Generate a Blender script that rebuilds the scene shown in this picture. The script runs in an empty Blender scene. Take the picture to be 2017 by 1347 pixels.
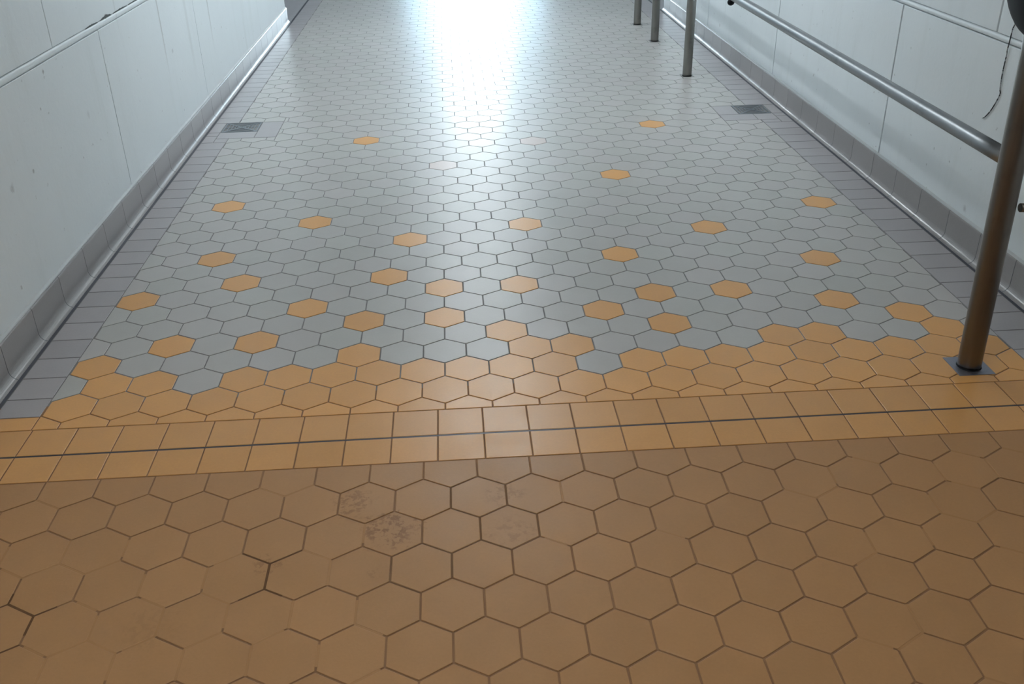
import bpy, bmesh, math, random
from mathutils import Vector, Matrix
random.seed(7)
S3 = math.sqrt(3)
COL = bpy.context.scene.collection
SC = bpy.context.scene

# ------------------------------------------------------------------ helpers
def link(o, parent=None):
    COL.objects.link(o)
    if parent is not None:
        o.parent = parent
    return o

class MB:
    """collects polygons with material slots and links them as ONE mesh object"""
    def __init__(self):
        self.v = []; self.f = []; self.m = []; self.s = []
    def poly(self, pts, mat=0, smooth=False):
        n = len(self.v)
        self.v += [tuple(p) for p in pts]
        self.f.append(list(range(n, n + len(pts)))); self.m.append(mat); self.s.append(smooth)
    def box(self, x0, x1, y0, y1, z0, z1, mat=0, bev=0.0):
        b = bev
        n = len(self.v)
        X = (x0, x1); Y = (y0, y1); Z = (z0, z1)
        if b <= 0:
            vs = [(X[i], Y[j], Z[k]) for i in (0, 1) for j in (0, 1) for k in (0, 1)]
            self.v += vs
            for q in ((0, 1, 3, 2), (4, 6, 7, 5), (0, 4, 5, 1), (2, 3, 7, 6), (0, 2, 6, 4), (1, 5, 7, 3)):
                self.f.append([n + i for i in q]); self.m.append(mat); self.s.append(False)
        else:
            bm = bmesh.new()
            r = bmesh.ops.create_cube(bm, size=1.0)
            for v in bm.verts:
                v.co = Vector(((x0 + x1) / 2 + v.co.x * (x1 - x0), (y0 + y1) / 2 + v.co.y * (y1 - y0), (z0 + z1) / 2 + v.co.z * (z1 - z0)))
            bmesh.ops.bevel(bm, geom=bm.edges[:], offset=b, segments=2, profile=0.5, affect='EDGES')
            bm.verts.index_update()
            self.v += [tuple(v.co) for v in bm.verts]
            for f in bm.faces:
                self.f.append([n + v.index for v in f.verts]); self.m.append(mat); self.s.append(False)
            bm.free()
    def loft(self, rings, mat=0, closed=True, cap=True, smooth=True):
        n = len(self.v); k = len(rings[0])
        for r in rings:
            self.v += [tuple(p) for p in r]
        for i in range(len(rings) - 1):
            for j in range(k if closed else k - 1):
                a = n + i * k + j; b = n + i * k + (j + 1) % k
                self.f.append([a, b, b + k, a + k]); self.m.append(mat); self.s.append(smooth)
        if cap:
            self.f.append([n + j for j in range(k)][::-1]); self.m.append(mat); self.s.append(False)
            self.f.append([n + (len(rings) - 1) * k + j for j in range(k)]); self.m.append(mat); self.s.append(False)
    def tube(self, pts, radii, mat=0, seg=20, cap=True):
        pts = [Vector(p) for p in pts]
        if not isinstance(radii, (list, tuple)):
            radii = [radii] * len(pts)
        t0 = (pts[1] - pts[0]).normalized()
        up = Vector((0, 0, 1)) if abs(t0.z) < 0.9 else Vector((0, 1, 0))
        rings = []
        for i, p in enumerate(pts):
            t = (pts[min(i + 1, len(pts) - 1)] - pts[max(i - 1, 0)]).normalized()
            a = t.cross(up).normalized(); b = t.cross(a).normalized()
            rings.append([p + (a * math.cos(2 * math.pi * j / seg) + b * math.sin(2 * math.pi * j / seg)) * radii[i] for j in range(seg)])
        self.loft(rings, mat, True, cap)
    def build(self, name, mats, parent=None, recalc=True):
        me = bpy.data.meshes.new(name)
        me.from_pydata(self.v, [], self.f)
        for m in (mats if isinstance(mats, (list, tuple)) else [mats]):
            me.materials.append(m)
        for p, mi, sm in zip(me.polygons, self.m, self.s):
            p.material_index = mi; p.use_smooth = sm
        if recalc:
            bm = bmesh.new(); bm.from_mesh(me)
            bmesh.ops.recalc_face_normals(bm, faces=bm.faces[:])
            bm.to_mesh(me); bm.free()
        me.update()
        return link(bpy.data.objects.new(name, me), parent)

def structure(o, label):
    o['kind'] = 'structure'; o['label'] = label; return o
def tag(o, label, cat, group=None):
    o['label'] = label; o['category'] = cat
    if group: o['group'] = group
    return o
def thing(name, label, cat, loc=(0, 0, 0), group=None):
    o = bpy.data.objects.new(name, None); link(o)
    o.location = loc; o.empty_display_size = 0.1
    return tag(o, label, cat, group)

# ------------------------------------------------------------------ materials
def new_mat(name):
    m = bpy.data.materials.new(name); m.use_nodes = True
    nt = m.node_tree; b = nt.nodes['Principled BSDF']
    return m, nt, b
def N(nt, typ, **kw):
    n = nt.nodes.new(typ)
    for k, v in kw.items():
        setattr(n, k, v)
    return n
def setin(n, **kw):
    for k, v in kw.items():
        n.inputs[k.replace('_', ' ')].default_value = v
def math_node(nt, op, a, b=None, clamp=False):
    n = N(nt, 'ShaderNodeMath', operation=op, use_clamp=clamp)
    for i, x in enumerate((a, b)):
        if x is None: continue
        if hasattr(x, 'links'): nt.links.new(x, n.inputs[i])
        else: n.inputs[i].default_value = x
    return n.outputs[0]
def mix(nt, fac, a, b, mode='MIX'):
    n = N(nt, 'ShaderNodeMix', data_type='RGBA', blend_type=mode)
    for i, x in ((0, fac), (6, a), (7, b)):
        if hasattr(x, 'links'): nt.links.new(x, n.inputs[i])
        else: n.inputs[i].default_value = x if i == 0 else (*x, 1)
    return n.outputs[2]
def noise(nt, scale, detail=4, rough=0.55, vec=None):
    n = N(nt, 'ShaderNodeTexNoise'); setin(n, Scale=scale, Detail=detail, Roughness=rough)
    if vec is not None: nt.links.new(vec, n.inputs['Vector'])
    return n.outputs[0]
def coords(nt):
    return N(nt, 'ShaderNodeTexCoord').outputs['Object']
def ramp(nt, fac, a, b):
    n = N(nt, 'ShaderNodeMapRange', interpolation_type='SMOOTHSTEP')
    nt.links.new(fac, n.inputs[0]); n.inputs[1].default_value = a; n.inputs[2].default_value = b
    return n.outputs[0]
def blob(nt, co, wob, c, r, amp):
    """soft irregular spot of dirt around point c"""
    d = N(nt, 'ShaderNodeVectorMath', operation='DISTANCE')
    nt.links.new(co, d.inputs[0]); d.inputs[1].default_value = c
    w = math_node(nt, 'MULTIPLY', math_node(nt, 'SUBTRACT', wob, 0.5), r * 2.4)
    e = math_node(nt, 'ADD', d.outputs['Value'], w)
    return math_node(nt, 'MULTIPLY', ramp(nt, e, r, r * 0.35), amp)

def tile_mat(name, base, var=0.10, rough=(0.30, 0.42), bump=0.02, stain=None, coat=0.0, hue=None, bscale=240, spec=0.5):
    m, nt, b = new_mat(name)
    co = coords(nt)
    isl = N(nt, 'ShaderNodeNewGeometry').outputs['Random Per Island']
    v = math_node(nt, 'ADD', math_node(nt, 'MULTIPLY', isl, 2 * var), 1 - var)
    n1 = noise(nt, 9.0, 5, 0.6, co); n2 = noise(nt, 140.0, 3, 0.5, co)
    v = math_node(nt, 'MULTIPLY', v, math_node(nt, 'ADD', math_node(nt, 'MULTIPLY', n1, 0.16), 0.92))
    v = math_node(nt, 'MULTIPLY', v, math_node(nt, 'ADD', math_node(nt, 'MULTIPLY', n2, 0.12), 0.94))
    h = N(nt, 'ShaderNodeVectorMath', operation='SCALE'); h.inputs[0].default_value = base
    nt.links.new(v, h.inputs['Scale'])
    c = h.outputs[0]
    if hue:
        r2 = math_node(nt, 'FRACT', math_node(nt, 'MULTIPLY', isl, 17.31))
        c = mix(nt, math_node(nt, 'MULTIPLY', r2, hue[1]), c, hue[0], 'MIX')
    if stain:
        wob = noise(nt, 26.0, 6, 0.7, co)
        f = None
        for (p, r, a) in stain:
            s = blob(nt, co, wob, p, r, a)
            f = s if f is None else math_node(nt, 'MAXIMUM', f, s)
        sp = ramp(nt, noise(nt, 60.0, 4, 0.6, co), 0.46, 0.58)
        c = mix(nt, math_node(nt, 'MULTIPLY', f, sp), c, (base[0] * 0.58, base[1] * 0.48, base[2] * 0.40))
    nt.links.new(c, b.inputs['Base Color'])
    rr = N(nt, 'ShaderNodeMapRange'); nt.links.new(n1, rr.inputs[0])
    rr.inputs[1].default_value = 0.3; rr.inputs[2].default_value = 0.7; rr.inputs[3].default_value = rough[0]; rr.inputs[4].default_value = rough[1]
    nt.links.new(rr.outputs[0], b.inputs['Roughness'])
    b.inputs['Specular IOR Level'].default_value = spec
    if coat: b.inputs['Coat Weight'].default_value = coat; b.inputs['Coat Roughness'].default_value = 0.2
    if bump:
        bp = N(nt, 'ShaderNodeBump'); bp.inputs['Strength'].default_value = bump; bp.inputs['Distance'].default_value = 0.002
        nt.links.new(noise(nt, bscale, 4, 0.6, co), bp.inputs['Height']); nt.links.new(bp.outputs[0], b.inputs['Normal'])
    return m
def plain_mat(name, base, rough=0.6, metal=0.0, var=0.12, scale=20, bump=0.0, spec=0.5):
    m, nt, b = new_mat(name)
    co = coords(nt)
    n1 = noise(nt, scale, 5, 0.6, co)
    c = mix(nt, n1, tuple(x * (1 - var) for x in base), tuple(min(1, x * (1 + var)) for x in base))
    nt.links.new(c, b.inputs['Base Color'])
    setin(b, Roughness=rough, Metallic=metal); b.inputs['Specular IOR Level'].default_value = spec
    if bump:
        bp = N(nt, 'ShaderNodeBump'); bp.inputs['Strength'].default_value = bump; bp.inputs['Distance'].default_value = 0.003
        nt.links.new(noise(nt, scale * 6, 4, 0.6, co), bp.inputs['Height']); nt.links.new(bp.outputs[0], b.inputs['Normal'])
    return m
def steel_mat(name, base, rough=0.32, stretch=(60, 60, 2), metal=1.0):
    m, nt, b = new_mat(name)
    co = coords(nt)
    mp = N(nt, 'ShaderNodeMapping'); mp.inputs['Scale'].default_value = stretch; nt.links.new(co, mp.inputs[0])
    n1 = noise(nt, 1.0, 5, 0.65, mp.outputs[0]); n2 = noise(nt, 7.0, 4, 0.6, co)
    c = mix(nt, n1, tuple(x * 0.75 for x in base), tuple(min(1, x * 1.2) for x in base))
    c = mix(nt, ramp(nt, n2, 0.55, 0.75), c, tuple(x * 0.7 for x in base))
    nt.links.new(c, b.inputs['Base Color'])
    r = math_node(nt, 'ADD', math_node(nt, 'MULTIPLY', n1, 0.25), rough - 0.12)
    nt.links.new(r, b.inputs['Roughness']); setin(b, Metallic=metal)
    return m
def wall_mat(name, base, marks, streaks=()):
    m, nt, b = new_mat(name)
    co = coords(nt)
    n1 = noise(nt, 1.6, 5, 0.6, co)
    mp = N(nt, 'ShaderNodeMapping'); mp.inputs['Scale'].default_value = (5, 5, 0.6); nt.links.new(co, mp.inputs[0])
    n2 = noise(nt, 1.5, 5, 0.6, mp.outputs[0])
    c = mix(nt, n1, tuple(x * 0.95 for x in base), tuple(min(1, x * 1.04) for x in base))
    c = mix(nt, math_node(nt, 'MULTIPLY', ramp(nt, n2, 0.52, 0.78), 0.22), c, (base[0] * 0.72, base[1] * 0.72, base[2] * 0.68))
    wob = noise(nt, 22.0, 6, 0.72, co)
    f = None
    for (p, r, a) in marks:
        s = blob(nt, co, wob, p, r, a)
        f = s if f is None else math_node(nt, 'MAXIMUM', f, s)
    specks = math_node(nt, 'MULTIPLY', ramp(nt, noise(nt, 30.0, 2, 0.5, co), 0.72, 0.78), 0.35)
    f = math_node(nt, 'MAXIMUM', f, specks)
    c = mix(nt, f, c, (0.10, 0.095, 0.09))
    sx = N(nt, 'ShaderNodeSeparateXYZ'); nt.links.new(co, sx.inputs[0])
    for (y_, wd, zb, amp) in streaks:      # run-down streaks of dirty water
        d = math_node(nt, 'ABSOLUTE', math_node(nt, 'SUBTRACT', math_node(nt, 'ADD', sx.outputs[1], math_node(nt, 'MULTIPLY', math_node(nt, 'SUBTRACT', wob, 0.5), 0.02)), y_))
        k_ = math_node(nt, 'MULTIPLY', ramp(nt, d, wd, wd * 0.2), ramp(nt, sx.outputs[2], zb, zb + 0.35))
        c = mix(nt, math_node(nt, 'MULTIPLY', k_, amp), c, (0.25, 0.25, 0.23))
    nt.links.new(c, b.inputs['Base Color'])
    setin(b, Roughness=0.42)
    bp = N(nt, 'ShaderNodeBump'); bp.inputs['Strength'].default_value = 0.18; bp.inputs['Distance'].default_value = 0.004
    hh = math_node(nt, 'ADD', noise(nt, 45.0, 5, 0.6, co), math_node(nt, 'MULTIPLY', noise(nt, 6.0, 3, 0.5, co), 2.0))
    nt.links.new(hh, bp.inputs['Height']); nt.links.new(bp.outputs[0], b.inputs['Normal'])
    return m
def emit_mat(name, col, strength):
    m = bpy.data.materials.new(name); m.use_nodes = True
    nt = m.node_tree; nt.nodes.clear()
    e = N(nt, 'ShaderNodeEmission'); e.inputs[0].default_value = (*col, 1); e.inputs[1].default_value = strength
    o = N(nt, 'ShaderNodeOutputMaterial'); nt.links.new(e.outputs[0], o.inputs[0])
    return m

GRAY = tile_mat('grey_floor_tile', (0.455, 0.455, 0.43), 0.04, (0.29, 0.36), 0.0, hue=((0.49, 0.455, 0.455), 0.5))
PINK = tile_mat('pinkish_floor_tile', (0.54, 0.45, 0.41), 0.03, (0.26, 0.36), 0.03)
ORANGE = tile_mat('orange_floor_tile', (0.71, 0.365, 0.115), 0.05, (0.28, 0.38), 0.03)
STRIPT = tile_mat('orange_square_tile', (0.63, 0.325, 0.105), 0.045, (0.28, 0.40), 0.03)
NEAR = tile_mat('tan_landing_tile', (0.43, 0.228, 0.092), 0.035, (0.37, 0.48), 0.14, bscale=160,
                stain=[((-0.335, 2.13, 0), 0.075, 0.6), ((-0.225, 2.01, 0), 0.09, 0.85), ((-0.16, 2.03, 0), 0.045, 0.7), ((-0.53, 1.90, 0), 0.05, 0.55),
                       ((-0.78, 1.72, 0), 0.10, 0.18), ((0.09, 2.14, 0), 0.07, 0.4), ((0.10, 1.98, 0), 0.08, 0.35), ((-0.257, 1.846, 0), 0.03, 0.4)])
BORDER = tile_mat('grey_border_tile', (0.385, 0.37, 0.38), 0.05, (0.28, 0.38), 0.03)
COVE = tile_mat('grey_cove_tile', (0.28, 0.268, 0.265), 0.05, (0.28, 0.34), 0.0, coat=0.6)
GROUT = plain_mat('grey_grout', (0.22, 0.215, 0.21), 0.8, var=0.3, scale=6)
WGROUT = plain_mat('brown_grout', (0.27, 0.145, 0.07), 0.8, var=0.3, scale=6)
CGROUT = plain_mat('damp_grout', (0.19, 0.10, 0.045), 0.85, var=0.25, scale=30)
DGROUT = plain_mat('dark_grout', (0.13, 0.06, 0.02), 0.85, var=0.25, scale=30)
FILL = plain_mat('filled_grout', (0.40, 0.208, 0.08), 0.6, var=0.12, scale=14)
SEAL = plain_mat('dark_sealant', (0.055, 0.06, 0.08), 0.5, var=0.3, scale=12)
JOINTM = plain_mat('dark_joint_strip', (0.05, 0.045, 0.05), 0.4, metal=0.3, var=0.3, scale=25)
CAULK = plain_mat('pale_caulk', (0.52, 0.55, 0.56), 0.5, var=0.1, scale=14, bump=0.2)
WJOINT = plain_mat('grey_wall_joint', (0.07, 0.08, 0.08), 0.7, var=0.25, scale=9)
WJOINT2 = plain_mat('pale_wall_joint', (0.36, 0.40, 0.41), 0.6, var=0.25, scale=9)
STEEL = steel_mat('brushed_steel', (0.24, 0.25, 0.26), 0.37, (30, 1.0, 30))
STEELP = steel_mat('stained_steel_post', (0.27, 0.265, 0.25), 0.34, (40, 40, 1.5))
STEELD = steel_mat('dark_bronze_steel', (0.18, 0.165, 0.15), 0.34, (40, 40, 1.5))
PLATE = steel_mat('blue_grey_plate', (0.30, 0.31, 0.36), 0.45, (10, 10, 10))
BLACK = plain_mat('black_plastic', (0.005, 0.006, 0.008), 0.5, var=0.3, scale=30, spec=0.12)
DRAINM = steel_mat('dull_drain_metal', (0.27, 0.30, 0.33), 0.4, (20, 20, 20))
DARKM = plain_mat('dark_pit', (0.008, 0.010, 0.013), 0.8)
CEIL = plain_mat('white_ceiling', (0.62, 0.64, 0.64), 0.8, var=0.05, scale=2)
HALLF = tile_mat('plain_hall_floor', (0.34, 0.335, 0.35), 0.0, (0.35, 0.45), 0.02)

# ------------------------------------------------------------------ tile geometry
def clip(poly, a, b, c):
    """keep a*x + b*y <= c"""
    out = []
    for i in range(len(poly)):
        p, q = poly[i], poly[(i + 1) % len(poly)]
        dp = a * p[0] + b * p[1] - c; dq = a * q[0] + b * q[1] - c
        if dp <= 0: out.append(p)
        if (dp < 0 < dq) or (dq < 0 < dp):
            t = dp / (dp - dq); out.append((p[0] + (q[0] - p[0]) * t, p[1] + (q[1] - p[1]) * t))
    return out
def rect(x0, x1, y0, y1): return [(x0, y0), (x1, y0), (x1, y1), (x0, y1)]
def clip_rect(p, x0, x1, y0, y1):
    for a, b, c in ((-1, 0, -x0), (1, 0, x1), (0, -1, -y0), (0, 1, y1)):
        if len(p) < 3: return []
        p = clip(p, a, b, c)
    return p
def area(p):
    return 0.5 * sum(p[i][0] * p[(i + 1) % len(p)][1] - p[(i + 1) % len(p)][0] * p[i][1] for i in range(len(p)))
def inset(poly, g):
    out = list(poly)
    for i in range(len(poly)):
        p, q = poly[i], poly[(i + 1) % len(poly)]
        ex, ey = q[0] - p[0], q[1] - p[1]; L = math.hypot(ex, ey)
        if L < 1e-6: continue
        nx, ny = ey / L, -ex / L      # outward for CCW
        out = clip(out, nx, ny, nx * p[0] + ny * p[1] - g)
        if len(out) < 3: return []
    res = []
    for p in out:
        if not res or math.hypot(p[0] - res[-1][0], p[1] - res[-1][1]) > 1e-4: res.append(p)
    if len(res) > 2 and math.hypot(res[0][0] - res[-1][0], res[0][1] - res[-1][1]) < 1e-4: res.pop()
    return res if len(res) >= 3 else []
def minus_holes(poly, holes):
    ps = [poly]
    for (x0, x1, y0, y1) in holes:
        nxt = []
        for p in ps:
            hit = clip_rect(p, x0, x1, y0, y1)
            if len(hit) < 3 or area(hit) < 1e-6:
                nxt.append(p); continue
            for a in ((-99, x0, -99, 99), (x1, 99, -99, 99), (x0, x1, -99, y0), (x0, x1, y1, 99)):
                c = clip_rect(p, *a)
                if len(c) >= 3 and area(c) > 1e-5: nxt.append(c)
        ps = nxt
    return ps
YC = 2.432; SLOPE = 0.0254
def flat(x, y, z): return (x, y, z)
def near_xf(x, y, z):
    s = y - YC
    return (x, YC + s * math.cos(SLOPE) - z * math.sin(SLOPE), s * math.sin(SLOPE) + z)
def lay(mb, poly, mat, gap, xf=flat, tilt=0.0012, depth=0.0028, bev=0.0013):
    o = inset(poly, gap / 2)
    if not o or area(o) < 2e-5: return
    ym = sum(p[1] for p in o) / len(o)
    bz = 0.0008 if ym < 4 else (0.0004 if ym < 6 else 0.00015)
    i = inset(o, bev)
    cx = sum(p[0] for p in o) / len(o); cy = sum(p[1] for p in o) / len(o)
    tx, ty = random.uniform(-tilt, tilt), random.uniform(-tilt, tilt)
    zt = lambda p: tx * (p[0] - cx) + ty * (p[1] - cy)
    if len(i) != len(o):
        i = [(cx + (p[0] - cx) * 0.96, cy + (p[1] - cy) * 0.96) for p in o]
    n = len(mb.v); k = len(o)
    for ring, dz in ((o, -depth), (o, -bz), (i, 0.0)):
        mb.v += [xf(p[0], p[1], zt(p) + dz) for p in ring]
    for a in range(2):
        for j in range(k):
            p0 = n + a * k + j; p1 = n + a * k + (j + 1) % k
            mb.f.append([p0, p1, p1 + k, p0 + k]); mb.m.append(mat); mb.s.append(False)
    mb.f.append([n + 2 * k + j for j in range(k)]); mb.m.append(mat); mb.s.append(False)
def hexagon(cx, cy, w):
    R = w / S3
    return [(cx + R * math.cos(math.radians(30 + 60 * k)), cy + R * math.sin(math.radians(30 + 60 * k))) for k in range(6)]

XL, XR = -1.37, 1.915          # edges of the hexagon field
TL, TR = -1.531, 2.112         # toes of the cove tiles
WL, WR = -1.572, 2.150         # wall faces
Y_STRIP0, Y_STRIP1 = 2.302, 2.5775
Y_END = 12.6
W = 0.1524; R = W / S3
FX0, FY0 = -0.1469, 2.7024
HOLES = [(-1.447, -1.085, 5.752, 6.102), (1.685, 2.028, 5.752, 6.100)]
ORANGE_SET = {(22, -3), (23, 8), (16, 6), (14, -7), (12, -4), (12, 12), (10, 8), (11, 2), (10, -1), (9, -7), (7, -6), (7, -2), (6, 0), (6, 2),
              (8, 5), (7, 10), (5, 5), (5, 7), (4, 10), (3, 11), (6, -8), (5, -4), (4, -2), (4, 0), (3, 1), (4, 4), (3, 5), (3, -7), (3, -5),
              (2, -2), (2, -8), (2, 2), (2, 3), (2, 8), (2, 9), (2, 12)}
PINK_SET = {(21, 3), (18, 0)}
GRAY_ROW1 = {-6, 3, -9}

fl = MB()
# 0 grey, 1 orange, 2 pink, 3 border, 4 grey grout, 5 brown grout, 6 near tile, 7 dark grout, 8 sealant, 9 hall
gz = -0.0022
fl.poly([(TL, 2.72, gz), (TR, 2.72, gz), (TR, Y_END, gz), (TL, Y_END, gz)], 4)
fl.poly([(TL, YC, gz), (TR, YC, gz), (TR, 2.72, gz), (TL, 2.72, gz)], 5)
fl.poly([near_xf(TL, -2.0, gz), near_xf(TR, -2.0, gz), near_xf(TR, YC, gz), near_xf(TL, YC, gz)], 5)
GAP = 0.0046
rows = int((Y_END - FY0) / (1.5 * R)) + 2
for r in range(-1, rows):
    cy = FY0 + r * 1.5 * R
    for c in range(-11, 16):
        cx = FX0 + (c + 0.5 + 0.5 * (r % 2)) * W
        p = clip_rect(hexagon(cx, cy, W), XL, XR, Y_STRIP1, Y_END)
        if len(p) < 3 or area(p) < 1e-4: continue
        mat = 0
        if r <= 0: mat = 1
        elif r == 1: mat = 0 if c in GRAY_ROW1 else 1
        elif (r, c) in ORANGE_SET: mat = 1
        elif (r, c) in PINK_SET: mat = 2
        for q in minus_holes(p, HOLES):
            lay(fl, q, mat, GAP)
# border courses of rectangular tiles along both walls
def border(x0, x1, first, pitch, y_or):
    lay(fl, rect(x0, x1, Y_STRIP1, y_or), 1, GAP)
    y = y_or; nxt = first
    while y < Y_END - 0.01:
        e = min(nxt, Y_END)
        for q in minus_holes(rect(x0, x1, y, e), [(h[0] - 0.1 if h[0] < 0 else h[0], h[1] if h[0] < 0 else h[1] + 0.1, 5.888, 6.102) for h in HOLES] + HOLES):
            lay(fl, q, 3, GAP)
        y = e; nxt += pitch
border(TL + 0.012, XL, 2.768, 0.1383, 2.655)
border(XR, TR - 0.012, 2.780, 0.1384, 2.642)
# tiles round the two drains
for q in (rect(-1.218, -1.085, 5.752, 6.102), rect(-1.447, -1.218, 5.752, 5.888), rect(TL + 0.012, -1.447, 5.888, 6.102),
          rect(1.685, 1.815, 5.888, 6.100), rect(1.685, 1.90, 5.752, 5.888), rect(1.90, 2.028, 5.752, 5.888), rect(2.028, TR - 0.012, 5.888, 6.100)):
    lay(fl, q, 3, GAP)
# dark sealant at the cove toes
for x0, x1 in ((TL - 0.001, TL + 0.0115), (TR - 0.0115, TR + 0.001)):
    fl.poly([(x0, YC, -0.0006), (x1, YC, -0.0006), (x1, Y_END, -0.0006), (x0, Y_END, -0.0006)], 8)
    fl.poly([near_xf(x0, -2, -0.0006), near_xf(x1, -2, -0.0006), near_xf(x1, YC, -0.0006), near_xf(x0, YC, -0.0006)], 8)
# near landing of tan hexagons, dropping gently towards the viewer
WN = W * 1.0208; RN = WN / S3
NX0, NY0 = -0.0581, YC - 0.3025
def near_hex(r, c): return NX0 + (c + 0.5 + 0.5 * (r % 2)) * WN, NY0 - r * 1.5 * RN
for r in range(-1, 32):
    for c in range(-11, 15):
        cx, cy = near_hex(r, c)
        p = clip_rect(hexagon(cx, cy, WN), TL + 0.012, TR - 0.012, -2.0, Y_STRIP0)
        if len(p) < 3 or area(p) < 1e-4: continue
        lay(fl, p, 6, 0.0050, near_xf)
# grout that has washed out dark between some of the landing tiles
def dark_edge(p, q, w=0.0052, mat=7, t0=0.0, t1=1.0):
    p, q = (p[0] + (q[0] - p[0]) * t0, p[1] + (q[1] - p[1]) * t0), (p[0] + (q[0] - p[0]) * t1, p[1] + (q[1] - p[1]) * t1)
    dx, dy = q[0] - p[0], q[1] - p[1]; L = math.hypot(dx, dy)
    nx, ny = -dy / L * w / 2, dx / L * w / 2
    fl.poly([near_xf(a[0], a[1], -0.0004) for a in ((p[0] + nx, p[1] + ny), (q[0] + nx, q[1] + ny), (q[0] - nx, q[1] - ny), (p[0] - nx, p[1] - ny))], mat)
def near_vert(x, y):
    best = None
    for r in range(-1, 20):
        for c in range(-11, 15):
            cx, cy = near_hex(r, c)
            for v in hexagon(cx, cy, WN):
                d = math.hypot(v[0] - x, v[1] - y)
                if best is None or d < best[0]: best = (d, v)
    return best[1]
DARK_SEGS = [
    ((-0.6, 1.943), (-0.523, 1.897), 0, 1, 0.0055, 7) ,
    ((-0.523, 1.897), (-0.445, 1.945), 0, 1, 0.0055, 7) ,
    ((-0.523, 1.897), (-0.522, 1.808), 0, 1, 0.0065, 7) ,
    ((-0.522, 1.808), (-0.447, 1.766), 0, 0.6, 0.005, 7) ,
    ((-0.522, 1.808), (-0.601, 1.765), 0, 0.75, 0.0055, 7) ,
    ((-1.148, 1.814), (-1.157, 1.893), 0, 0.4, 0.0045, 7) ,
    ((-1.148, 1.814), (-1.204, 1.775), 0, 0.5, 0.0045, 7) ,
    ((-1.148, 1.814), (-1.07, 1.769), 0, 1, 0.007, 7) ,
    ((-1.07, 1.769), (-0.995, 1.813), 0, 0.6, 0.0055, 7) ,
    ((-1.07, 1.769), (-1.064, 1.678), 0, 0.68, 0.0065, 7) ,
    ((-1.073, 1.677), (-1.137, 1.639), 0, 1, 0.0055, 7) ,
    ((-0.059, 2.174), (-0.059, 2.082), 0, 1, 0.004, 11) ,
    ((0.097, 2.178), (0.095, 2.087), 0, 1, 0.005, 11) ,
    ((0.019, 2.042), (0.018, 1.951), 0, 1, 0.005, 11) ,
    ((0.018, 1.951), (0.098, 1.911), 0, 1, 0.005, 11) ,
    ((0.098, 1.911), (0.174, 1.95), 0, 1, 0.005, 11) ,
    ((-0.211, 1.814), (-0.133, 1.771), 0, 1, 0.004, 11) ,
    ((0.176, 2.044), (0.174, 1.95), 0, 1, 0.004, 11) ,
    ((0.017, 2.219), (-0.059, 2.174), 0, 1, 0.0038, 11) ,
    ((0.017, 2.219), (0.097, 2.178), 0, 1, 0.0038, 11) ,
    ((-0.059, 2.082), (0.019, 2.042), 0, 1, 0.004, 11) ,
    ((0.019, 2.042), (0.095, 2.087), 0, 1, 0.0045, 11) ,
    ((0.095, 2.087), (0.176, 2.044), 0, 1, 0.004, 11) ,
    ((-0.058, 1.908), (-0.058, 1.817), 0, 1, 0.004, 11) ,
    ((-0.057, 1.908), (0.018, 1.951), 0, 1, 0.004, 11) ,
    ((0.173, 2.22), (0.097, 2.178), 0, 1, 0.004, 11) ,
    ((-0.215, 1.904), (-0.212, 1.814), 0, 1, 0.0045, 11) ,
    ((-0.136, 1.952), (-0.215, 1.904), 0, 1, 0.004, 11) ,
    ((-0.136, 1.952), (-0.058, 1.908), 0, 1, 0.004, 11) ,
]
done = set()
def ekey(a, b): return tuple(sorted((tuple(round(q, 3) for q in a), tuple(round(q, 3) for q in b))))
for a, b, t0, t1, w, mt in DARK_SEGS:
    va, vb = near_vert(*a), near_vert(*b)
    dark_edge(va, vb, w, mt, t0, t1); done.add(ekey(va, vb))
# joints worn flush and filled level with the tile face, mostly on the left of the landing
rnd = random.Random(3)
for r in range(0, 16):
    for c in range(-10, 13):
        hx = hexagon(*near_hex(r, c), WN)
        for i in range(3):
            a, b = hx[i], hx[i + 1]
            k = ekey(a, b)
            if k in done: continue
            done.add(k)
            mx, my = (a[0] + b[0]) / 2, (a[1] + b[1]) / 2
            pr_ = 0.85 if (mx < -0.45 and my < 1.98) else (0.5 if (mx < -0.25 and my < 2.0) else (0.22 if mx > 0.75 else 0.06))
            if -0.85 < mx < 0.0 and my < 1.55: pr_ = 0.3
            if rnd.random() < pr_:
                dark_edge(a, b, 0.0064, 10, rnd.choice((0, 0, 0.12)), rnd.choice((1, 1, 0.85)))
# plain floor of the hall beyond the corridor
fl.poly([(-7, 9.70, -0.001), (TL - 0.006, 9.70, -0.001), (TL - 0.006, Y_END, -0.001), (-7, Y_END, -0.001)], 9)
fl.poly([(TR + 0.006, 9.77, -0.001), (7, 9.77, -0.001), (7, Y_END, -0.001), (TR + 0.006, Y_END, -0.001)], 9)
fl.poly([(-7, Y_END, -0.001), (7, Y_END, -0.001), (7, 22.2, -0.001), (-7, 22.2, -0.001)], 9)
# slab under the tiles
fl.box(-7, 7, YC, 22.2, -0.20, -0.06, 4)
o = fl.build('floor', [GRAY, ORANGE, PINK, BORDER, GROUT, WGROUT, NEAR, DGROUT, SEAL, HALLF, FILL, CGROUT])
structure(o, 'corridor floor of grey and orange hexagon tiles with a tan hexagon landing in front')

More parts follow.
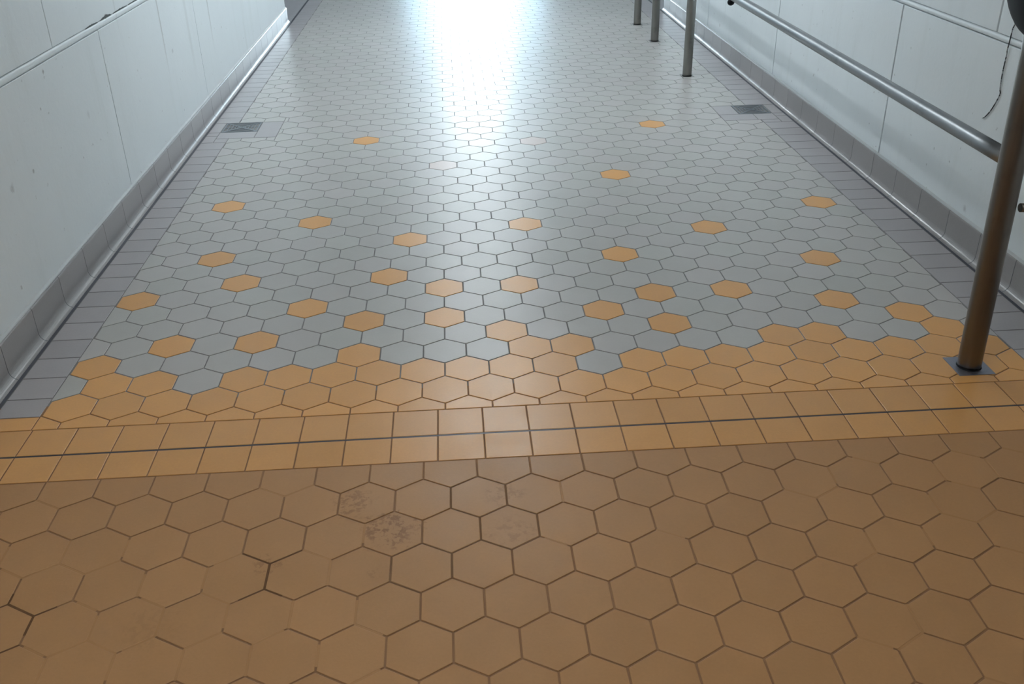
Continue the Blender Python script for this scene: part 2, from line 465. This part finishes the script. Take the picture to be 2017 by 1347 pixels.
# threshold strip: two rows of square tiles with a dark joint on the crease
st = MB()
SQ0, SQP = 0.0470, 0.14105
k0 = int((TL - SQ0) / SQP) - 1
for k in range(k0, k0 + 29):
    for (y0, y1, xf) in ((Y_STRIP0, YC - 0.002, near_xf), (YC + 0.002, Y_STRIP1, flat)):
        p = clip_rect(rect(SQ0 + k * SQP, SQ0 + (k + 1) * SQP, y0, y1), TL + 0.012, TR - 0.012, -9, 9)
        if len(p) < 3 or area(p) < 1e-4: continue
        lay(st, p, 0, 0.0044, xf, 0.0015)
st.poly([(TL + 0.011, YC - 0.0040, -0.0010), (TR - 0.011, YC - 0.0040, -0.0010), (TR - 0.011, YC + 0.0040, -0.0010), (TL + 0.011, YC + 0.0040, -0.0010)], 1)
o = st.build('trim_1', [STRIPT, JOINTM])
structure(o, 'threshold strip of two rows of orange square tiles with a dark joint between')

# ------------------------------------------------------------------ cove baseboards
def cove(name, toe, face, wall, y0, y1, first, pitch, label):
    """glazed cove tiles: a toe curling up into a vertical face with a pale rounded top"""
    sgn = 1 if face > toe else -1
    rad = abs(face - toe)
    mb = MB()
    prof = [(toe, 0.0005)]
    for k in range(1, 9):
        a = math.radians(90 * k / 8)
        prof.append((toe + sgn * rad * math.sin(a), 0.0005 + rad * 1.25 * (1 - math.cos(a))))
    prof += [(face, 0.126)]
    for k in range(1, 4):
        a = math.radians(90 * k / 3)
        prof.append((face + sgn * 0.006 * (1 - math.cos(a)), 0.126 + 0.009 * math.sin(a)))
    back = wall + sgn * 0.001
    prof += [(back, 0.135), (back, 0.0005)]
    joints = []
    y = first
    while y > y0: y -= pitch
    while y < y1:
        joints.append(y); y += pitch
    edges = joints + [y1]; edges[0] = y0
    def sec(y, grow=0.0):
        off = 0.0 if y >= YC else math.tan(SLOPE) * (y - YC)
        return [(px + sgn * grow, y, pz + off) for px, pz in prof]
    for a, b in zip(edges[:-1], edges[1:]):
        if b - a < 0.01: continue
        cuts = [a + 0.0018] + ([YC] if a < YC < b else []) + [b - 0.0018]
        mb.loft([sec(c) for c in cuts], 0, True, True, False)
    for m_ in edges[1:-1]:
        mb.loft([sec(m_ - 0.0018, 0.0008), sec(m_ + 0.0018, 0.0008)], 1, True, False, False)
    # pale caulk bead along the top
    rings = []
    yy = y0
    while yy <= y1 + 1e-6:
        off = 0.0 if yy >= YC else math.tan(SLOPE) * (yy - YC)
        w = random.uniform(-0.0012, 0.0012)
        ring = [(back, yy, 0.134 + off), (back - sgn * 0.010, yy, 0.135 + off), (back - sgn * (0.009 + w), yy, 0.139 + off), (back - sgn * 0.004, yy, 0.1425 + w + off), (back, yy, 0.1445 + w + off)]
        rings.append(ring); yy += (y1 - y0) / 90
    mb.loft(rings, 2, True, True, False)
    o = mb.build(name, [COVE, SEAL, CAULK])
    return structure(o, label)
cove('baseboard_left', TL, -1.558, WL, -2.0, 9.70, 2.905, 0.2785, 'grey glazed cove tiles along the foot of the left wall')
cove('baseboard_right', TR, 2.139, WR, -2.0, 9.77, 4.045, 0.2725, 'grey glazed cove tiles along the foot of the right wall')

# ------------------------------------------------------------------ walls
MARKS_L = []
MARKS_R = []
MARKS_L = [((-1.572, 3.327, 0.542), 0.022, 0.30), ((-1.572, 3.827, 0.839), 0.012, 0.6), ((-1.572, 3.522, 0.539), 0.010, 0.45), ((-1.572, 4.178, 0.577), 0.022, 0.14),
           ((-1.572, 4.65, 0.902), 0.012, 0.9),
           ((-1.572, 5.63, 0.551), 0.016, 0.25), ((-1.572, 3.72, 0.72), 0.008, 0.4), ((-1.572, 4.018, 0.436), 0.007, 0.4)]
MARKS_R = [((2.15, 3.678, 0.173), 0.020, 0.30), ((2.15, 4.069, 0.245), 0.009, 0.35), ((2.15, 3.878, 0.318), 0.007, 0.4), ((2.15, 4.732, 0.249), 0.006, 0.5),
           ((2.15, 7.713, 0.212), 0.02, 0.3), ((2.15, 4.029, 0.331), 0.007, 0.3)]
WALLL = wall_mat('left_wall_paint', (0.77, 0.83, 0.855), MARKS_L, [(5.49, 0.016, 0.38, 0.45), (6.62, 0.018, 0.30, 0.4), (6.05, 0.04, 0.25, 0.15), (4.80, 0.012, 0.75, 0.35)])
WALLR = wall_mat('right_wall_paint', (0.74, 0.80, 0.825), MARKS_R, [(7.6, 0.02, 0.15, 0.15)])
def block_wall(name, face, sgn, y1, low, up, gap, paint, jm, label, band=(0.866, 0.899), bulge=0.013, pw=0.35, cracks=()):
    """large painted blocks; sgn is the side the solid wall lies on"""
    mb = MB()
    y0 = -2.0
    th = 0.012
    xs = sorted((face + sgn * th, face + sgn * 0.24)); mb.box(xs[0], xs[1], y0, y1 - 0.002, -0.25, 2.9, 1)
    xf = sorted((face, face + sgn * (th + 0.001)))
    def course(js, z0, z1):
        e = [y0] + [j for j in js if y0 < j < y1 - 0.03] + [y1]
        for i, (a, b) in enumerate(zip(e[:-1], e[1:])):
            mb.box(xf[0], xf[1], a + (gap / 2 if i else 0), b - (gap / 2 if i < len(e) - 2 else 0), z0, z1, 0, 0.0018)
    course(low, -0.25, band[0])
    course(up, band[1], 1.76)
    course(low, 1.764, 2.9)
    # end of the wall, painted
    mb.box(min(face + sgn * 0.012, face + sgn * 0.242), max(face + sgn * 0.012, face + sgn * 0.242), y1 - 0.004, y1, -0.06, 2.9, 0)
    # rounded ribbon on the bed joint
    zc = (band[0] + band[1]) / 2; h = (band[1] - band[0]) / 2 - 0.0024
    rings = []
    yy = y0
    n = 120
    for i in range(n + 1):
        yy = y0 + (y1 - y0) * i / n
        w = random.uniform(-0.0008, 0.0008)
        rings.append([(face + sgn * 0.011 - sgn * (bulge + w) * math.sin(math.pi * j / 8) ** pw, yy, zc + w - h * math.cos(math.pi * j / 8)) for j in range(9)])
    mb.loft(rings, 2, False, False, True)
    for (ya, yb, hh) in cracks:      # chipped paint along the top edge of the ribbon
        n_ = 14; top = []; bot = []
        for i in range(n_ + 1):
            t_ = i / n_; y_ = ya + (yb - ya) * t_
            top.append((face - sgn * 0.0006, y_, band[1] + 0.0005 + hh * math.sin(math.pi * t_) * random.uniform(0.5, 1.2)))
            bot.append((face - sgn * 0.0006, y_, band[1] - 0.0028))
        for i in range(n_):
            mb.poly([bot[i], bot[i + 1], top[i + 1], top[i]], 1)
    o = mb.build(name, [paint, jm, paint])
    return structure(o, label)
block_wall('wall_left', WL, -1, 9.70, [2.79, 4.515, 6.25], [2.24, 3.97, 5.70, 7.43, 9.16], 0.0052, WALLL, WJOINT, 'white painted block wall on the left side of the corridor', cracks=((4.36, 4.53, 0.004), (4.57, 4.73, 0.011), (4.76, 4.98, 0.004), (5.0, 5.2, 0.003)))
block_wall('wall_right', WR, 1, 9.77, [1.05, 2.81, 4.57, 6.33, 8.09], [1.97, 3.73, 5.49, 7.25], 0.0115, WALLR, WJOINT2, 'white painted block wall on the right side behind the steel railing', band=(0.862, 0.892), bulge=0.015, pw=0.8)
def slab(name, label, mat, *b):
    mb = MB(); mb.box(*b); return structure(mb.build(name, mat), label)
slab('ceiling', 'white ceiling over the corridor and hall', CEIL, -7.2, 7.2, -2.25, 22.45, 2.6, 2.75)
slab('wall_back', 'wall closing the corridor behind the viewer', CEIL, -1.82, 2.40, -2.24, -2.0, -0.25, 2.9)
slab('wall_hall_left', 'left side wall of the hall beyond', CEIL, -7.2, -7.0, 9.46, 22.4, -0.06, 2.9)
slab('wall_hall_right', 'right side wall of the hall beyond', CEIL, 7.0, 7.2, 9.46, 22.4, -0.06, 2.9)
slab('wall_front_left', 'wall of the hall to the left of the corridor mouth', CEIL, -7.0, -1.82, 9.46, 9.70, -0.06, 2.9)
slab('wall_front_right', 'wall of the hall to the right of the corridor mouth', CEIL, 2.40, 7.0, 9.53, 9.77, -0.06, 2.9)
# end wall with a tall bright window
WX0, WX1, WZ0, WZ1, WY = -0.95, 2.15, 0.25, 2.45, 22.2
mb = MB()
for b in ((-7, WX0, 0, 2.9), (WX1, 7, 0, 2.9), (WX0, WX1, 0, WZ0), (WX0, WX1, WZ1, 2.9)):
    mb.box(b[0], b[1], WY, WY + 0.2, b[2], b[3], 0)
structure(mb.build('wall_far', CEIL), 'far end wall of the hall with a tall window')
mb = MB()
PX = (WX0, 0.05, 1.15, WX1)
for x in PX:
    mb.box(x - 0.03, x + 0.03, WY + 0.05, WY + 0.12, WZ0, WZ1, 0)
for z in (WZ0, WZ1):
    mb.box(WX0, WX1, WY + 0.05, WY + 0.12, z - 0.03, z + 0.03, 0)
SKYW = emit_mat('daylit_glass', (0.76, 0.92, 1.0), 30.0)
HALO_PANE = emit_mat('dim_halo_pane', (0.52, 0.80, 1.0), 6.5)  # dim glowing side panes, added to widen the glare on the floor
for k in range(3):
    mb.poly([(PX[k], WY + 0.09, WZ0), (PX[k + 1], WY + 0.09, WZ0), (PX[k + 1], WY + 0.09, WZ1), (PX[k], WY + 0.09, WZ1)], 1 if k == 1 else 2)
structure(mb.build('window_1', [STEEL, SKYW, HALO_PANE], recalc=False), 'tall daylit window in the far end wall, with dim glowing side panes added to widen its glare')

# ------------------------------------------------------------------ ceiling lights (fluorescent troffers)
LAMP = emit_mat('fluorescent_diffuser', (0.90, 0.96, 1.0), 58.0)
LAMP_FILL = emit_mat('fill_light_tube', (1.0, 0.97, 0.93), 28.0)  # weaker tubes for the unseen landing light, added to brighten the near floor
def ceiling_light(x, y, label, lamp=None):
    t = thing('ceiling_light', label, 'ceiling light', (x, y, 2.6), 'ceiling lights')
    mb = MB(); mb.box(-0.32, 0.32, -0.62, 0.62, -0.035, 0.0, 0, 0.004)
    for s_ in (-1, 1):
        mb.box(-0.32, 0.32, s_ * 0.61 - 0.01, s_ * 0.61 + 0.01, -0.10, -0.035)
    mb.build('housing', CEIL, t)
    for xt in (-0.235, 0.215):
        mb = MB(); mb.tube([(xt, -0.59, -0.07), (xt, 0.59, -0.07)], 0.022, 0, 16)
        mb.build('tube', lamp or LAMP, t)
    return t
ceiling_light(-0.15, 1.2, 'twin tube fill light added over the landing, above the viewer', LAMP_FILL)
ceiling_light(0.20, 6.0, 'twin tube ceiling light above the middle of the corridor, ahead of the viewer')
ceiling_light(0.20, 9.0, 'twin tube ceiling light at the mouth of the corridor')
ceiling_light(0.25, 12.5, 'twin tube ceiling light in the hall, next beyond the corridor mouth')
ceiling_light(0.30, 17.0, 'twin tube ceiling light farthest off, close to the end wall')

# ------------------------------------------------------------------ steel railing
RAILZ = 0.711
rl = thing('steel_railing', 'brushed steel railing on four round posts along the right wall', 'railing', (1.715, 2.68, 0))
def at(x, y, z): return (x - 1.715, y - 2.68, z)
def post(x, y, r, top, mat, lean=0.0, plate=True, pm=None, pr=0.055, label=None, rot=0.0):
    mb = MB()
    x0 = x; zs = [0.001, 0.02, 0.3, 0.7, 1.0, top - 0.012, top]
    mb.tube([at(x0 - lean * z, y, z) for z in zs], [r, r, r, r, r, r, r * 0.75], 0, 32)
    p = mb.build('post', mat, rl)
    if label: p['label'] = label
    if plate:
        b = MB()
        b.box(-pr, pr, -pr, pr, 0.0002, 0.0022, 0, 0.0008)
        # weld collar
        b.tube([(0, 0, 0.002), (0, 0, 0.006)], [r + 0.0025, r + 0.0005], 1, 32, False)
        q = b.build('base_plate', [pm or PLATE, BLACK], p)
        q.location = at(x, y, 0); q.rotation_euler.z = rot
    return p
post(1.706, 2.683, 0.0385, 1.25, STEELD, 0.030, True, PLATE, 0.062, 'thick dark bronze post standing on a square blue grey plate', 0.0)
post(1.727, 6.967, 0.0335, 1.10, STEELP, 0.004, True, STEELP, 0.045)
post(1.742, 8.247, 0.0335, 1.10, STEELP, 0.004, True, STEELP, 0.043)
post(1.737, 9.031, 0.0335, 1.10, STEELP, 0.004, True, STEELP, 0.043)
mb = MB()
ys = [2.70] + [2.9 + 0.3 * k for k in range(21)] + [9.03]
mb.tube([at(1.700 + 0.034 * (y - 2.7) / 6.3, y, RAILZ) for y in ys], 0.0262, 0, 32)
mb.build('rail', STEEL, rl)['label'] = 'round brushed steel rail'
mb = MB()
mb.tube([at(1.735, 2.665, 0.574), at(1.9, 2.665, 0.575), at(WR - 0.012, 2.665, 0.576)], 0.0140, 0, 20)
mb.tube([at(WR - 0.012, 2.665, 0.576), at(WR - 0.001, 2.665, 0.576)], 0.034, 0, 24)
mb.build('crossbar', STEELD, rl)['label'] = 'dark crossbar running from the thick post to the wall'
mb = MB()
n = 12
rings = []
for i in range(n + 1):
    a = math.pi * i / n
    rr = 0.021 * math.sin(a) + 0.0005
    rings.append([at(1.716 + rr * math.cos(t), 5.955 + rr * math.sin(t), 0.672 - 0.020 * math.cos(a)) for t in [2 * math.pi * j / 20 for j in range(20)]])
mb.loft(rings, 0)
mb.tube([at(1.716, 5.955, 0.680), at(1.716, 5.955, 0.692)], 0.013, 0, 16)
mb.build('knob', BLACK, rl)['label'] = 'black knob under the rail'

# ------------------------------------------------------------------ floor drains
def drain(x0, x1, y0, y1, label):
    cx, cy = (x0 + x1) / 2, (y0 + y1) / 2; hx, hy = (x1 - x0) / 2 - 0.003, (y1 - y0) / 2 - 0.003
    t = thing('floor_drain', label, 'drain', (cx, cy, -0.002), 'square floor drains')
    mb = MB(); mb.box(-hx, hx, -hy, hy, -0.05, -0.046)
    for b in ((-hx, -hx + 0.004, -hy, hy), (hx - 0.004, hx, -hy, hy), (-hx, hx, -hy, -hy + 0.004), (-hx, hx, hy - 0.004, hy)):
        mb.box(*b, -0.05, -0.004)
    mb.build('sump', DARKM, t)['label'] = 'dark hollow under the grate'
    mb = MB(); w = 0.008
    for b in ((-hx, -hx + w, -hy, hy), (hx - w, hx, -hy, hy), (-hx + w, hx - w, -hy, -hy + w), (-hx + w, hx - w, hy - w, hy)):
        mb.box(*b, -0.004, 0.0025, 0, 0.0008)
    mb.build('frame', DRAINM, t)
    mb = MB()
    ix, iy = hx - w, hy - w
    def bar(a, b, wd):
        d = Vector((b[0] - a[0], b[1] - a[1], 0)); n_ = Vector((-d.y, d.x, 0)).normalized() * wd / 2
        q = [Vector((*a, 0)) + n_, Vector((*b, 0)) + n_, Vector((*b, 0)) - n_, Vector((*a, 0)) - n_]
        mb.loft([[(v.x, v.y, -0.004) for v in q], [(v.x, v.y, 0.002) for v in q]], 0, True, True, False)
    bar((-ix, -iy), (ix, iy), 0.015); bar((-ix, iy), (ix, -iy), 0.015)
    nb = 5
    for k in range(1, nb):
        f = k / nb
        for s in (-1, 1):
            bar((s * ix * f, -iy * f), (s * ix * f, iy * f), 0.0050)
            bar((-ix * f, s * iy * f), (ix * f, s * iy * f), 0.0055)
    for s in (-1, 1):
        bar((s * ix * 0.30, s * iy * 0.02), (s * ix, s * iy * 0.02), 0.006)
    mb.build('grate', DRAINM, t)['label'] = 'grate of short slats between two crossed bars'
drain(-1.445, -1.220, 5.890, 6.100, 'square metal floor drain at the foot of the left wall')
drain(1.817, 2.026, 5.890, 6.098, 'square metal floor drain at the foot of the right wall')

# ------------------------------------------------------------------ cord and black bag on the right wall
def cord_mat():
    m, nt, b = new_mat('speckled_black_cord')
    co = coords(nt)
    mp = N(nt, 'ShaderNodeMapping'); mp.inputs['Scale'].default_value = (1, 30, 45); nt.links.new(co, mp.inputs[0])
    c = mix(nt, ramp(nt, noise(nt, 1.3, 3, 0.6, mp.outputs[0]), 0.47, 0.53), (0.012, 0.014, 0.018), (0.34, 0.38, 0.40))
    nt.links.new(c, b.inputs['Base Color']); setin(b, Roughness=0.6)
    return m
CORD = []
CORD = [(3.608, 0.99), (3.609, 0.961), (3.613, 0.919), (3.615, 0.875), (3.619, 0.819), (3.619, 0.757), (3.611, 0.698), (3.603, 0.682), (3.614, 0.653), (3.64, 0.607), (3.672, 0.571), (3.691, 0.56)]
def smooth(pts, n=5):
    out = []
    for i in range(len(pts) - 1):
        p0, p1, p2, p3 = pts[max(i - 1, 0)], pts[i], pts[i + 1], pts[min(i + 2, len(pts) - 1)]
        for k in range(n):
            t_ = k / n
            out.append(tuple(0.5 * (2 * b + (c - a) * t_ + (2 * a - 5 * b + 4 * c - d) * t_ ** 2 + (3 * b - a - 3 * c + d) * t_ ** 3) for a, b, c, d in zip(p0, p1, p2, p3)))
    return out + [pts[-1]]
CORD = smooth(CORD)
if CORD:
    mb = MB()
    mb.tube([(WR - (0.0068 if 0.84 < z < 0.93 else 0.0040), y, z) for y, z in CORD], [0.0022] * (len(CORD) - 3) + [0.0018, 0.0015, 0.0010], 0, 10)
    tag(mb.build('cord', cord_mat()), 'thin black speckled cord hanging down the white right wall', 'cord')
bag = thing('hanging_bag', 'black rounded bag hanging against the white wall, at the top right corner', 'bag', (WR, 3.20, 1.20))
rings = []
for i in range(25):
    a = math.pi * i / 24
    z = -0.245 * math.cos(a); rr = 0.245 * math.sin(a) ** 0.9 + 0.0005
    ring = []
    for j in range(40):
        t_ = 2 * math.pi * j / 40
        fold = 1 + 0.012 * math.sin(9 * t_ + 3 * z / 0.245) * math.sin(a)
        ring.append((-0.130 + 0.122 * (rr / 0.245) * math.cos(t_) * fold, rr * math.sin(t_) * fold, z))
    rings.append(ring)
mb = MB(); mb.loft(rings, 0); mb.build('bag_body', BLACK, bag)
mb = MB()
mb.tube([(-0.13 + 0.118 * math.cos(2 * math.pi * k / 48) * 1.04, 0.238 * math.sin(2 * math.pi * k / 48) * 1.04, 0.03) for k in range(49)], 0.006, 0, 10)
mb.build('piping', BLACK, bag)
mb = MB()
mb.tube([(-0.10, -0.07, 0.225), (-0.055, -0.055, 0.34), (-0.03, 0.0, 0.40), (-0.055, 0.055, 0.34), (-0.10, 0.07, 0.225)], 0.011, 0, 12)
mb.build('strap', BLACK, bag)
mb = MB()
mb.tube([(-0.001, 0, 0.385), (-0.03, 0, 0.383), (-0.048, 0, 0.392), (-0.05, 0, 0.41)], 0.005, 0, 12)
tag(mb.build('wall_hook', STEEL), 'small steel hook on the right wall carrying the black bag', 'hook').location = (WR, 3.20, 1.20)

# ------------------------------------------------------------------ camera
cam = bpy.data.cameras.new('camera'); co_ = bpy.data.objects.new('camera', cam); link(co_)
F, PITCH, ROLL, YAW, H = 1868.0317, 0.4987, 0.0199, -0.0572, 1.64
Rm = Matrix.Rotation(YAW, 3, 'Z') @ Matrix.Rotation(-PITCH, 3, 'X') @ Matrix.Rotation(ROLL, 3, 'Y')
r_, f_, u_ = Rm.col[0], Rm.col[1], Rm.col[2]
M = Matrix(((r_.x, u_.x, -f_.x, 0), (r_.y, u_.y, -f_.y, 0), (r_.z, u_.z, -f_.z, H), (0, 0, 0, 1)))
co_.matrix_world = M
cam.sensor_fit = 'HORIZONTAL'; cam.sensor_width = 36.0; cam.lens = F / 2017 * 36.0
cam.clip_start = 0.05; cam.clip_end = 100
SC.camera = co_

w = bpy.data.worlds.new('world'); SC.world = w; w.use_nodes = True
w.node_tree.nodes['Background'].inputs[0].default_value = (0.7, 0.85, 1.0, 1)
w.node_tree.nodes['Background'].inputs[1].default_value = 0.3
SC.view_settings.view_transform = 'Standard'; SC.view_settings.look = 'None'
SC.view_settings.gamma = 1.0; SC.view_settings.exposure = 0.34
SC.view_settings.use_curve_mapping = False
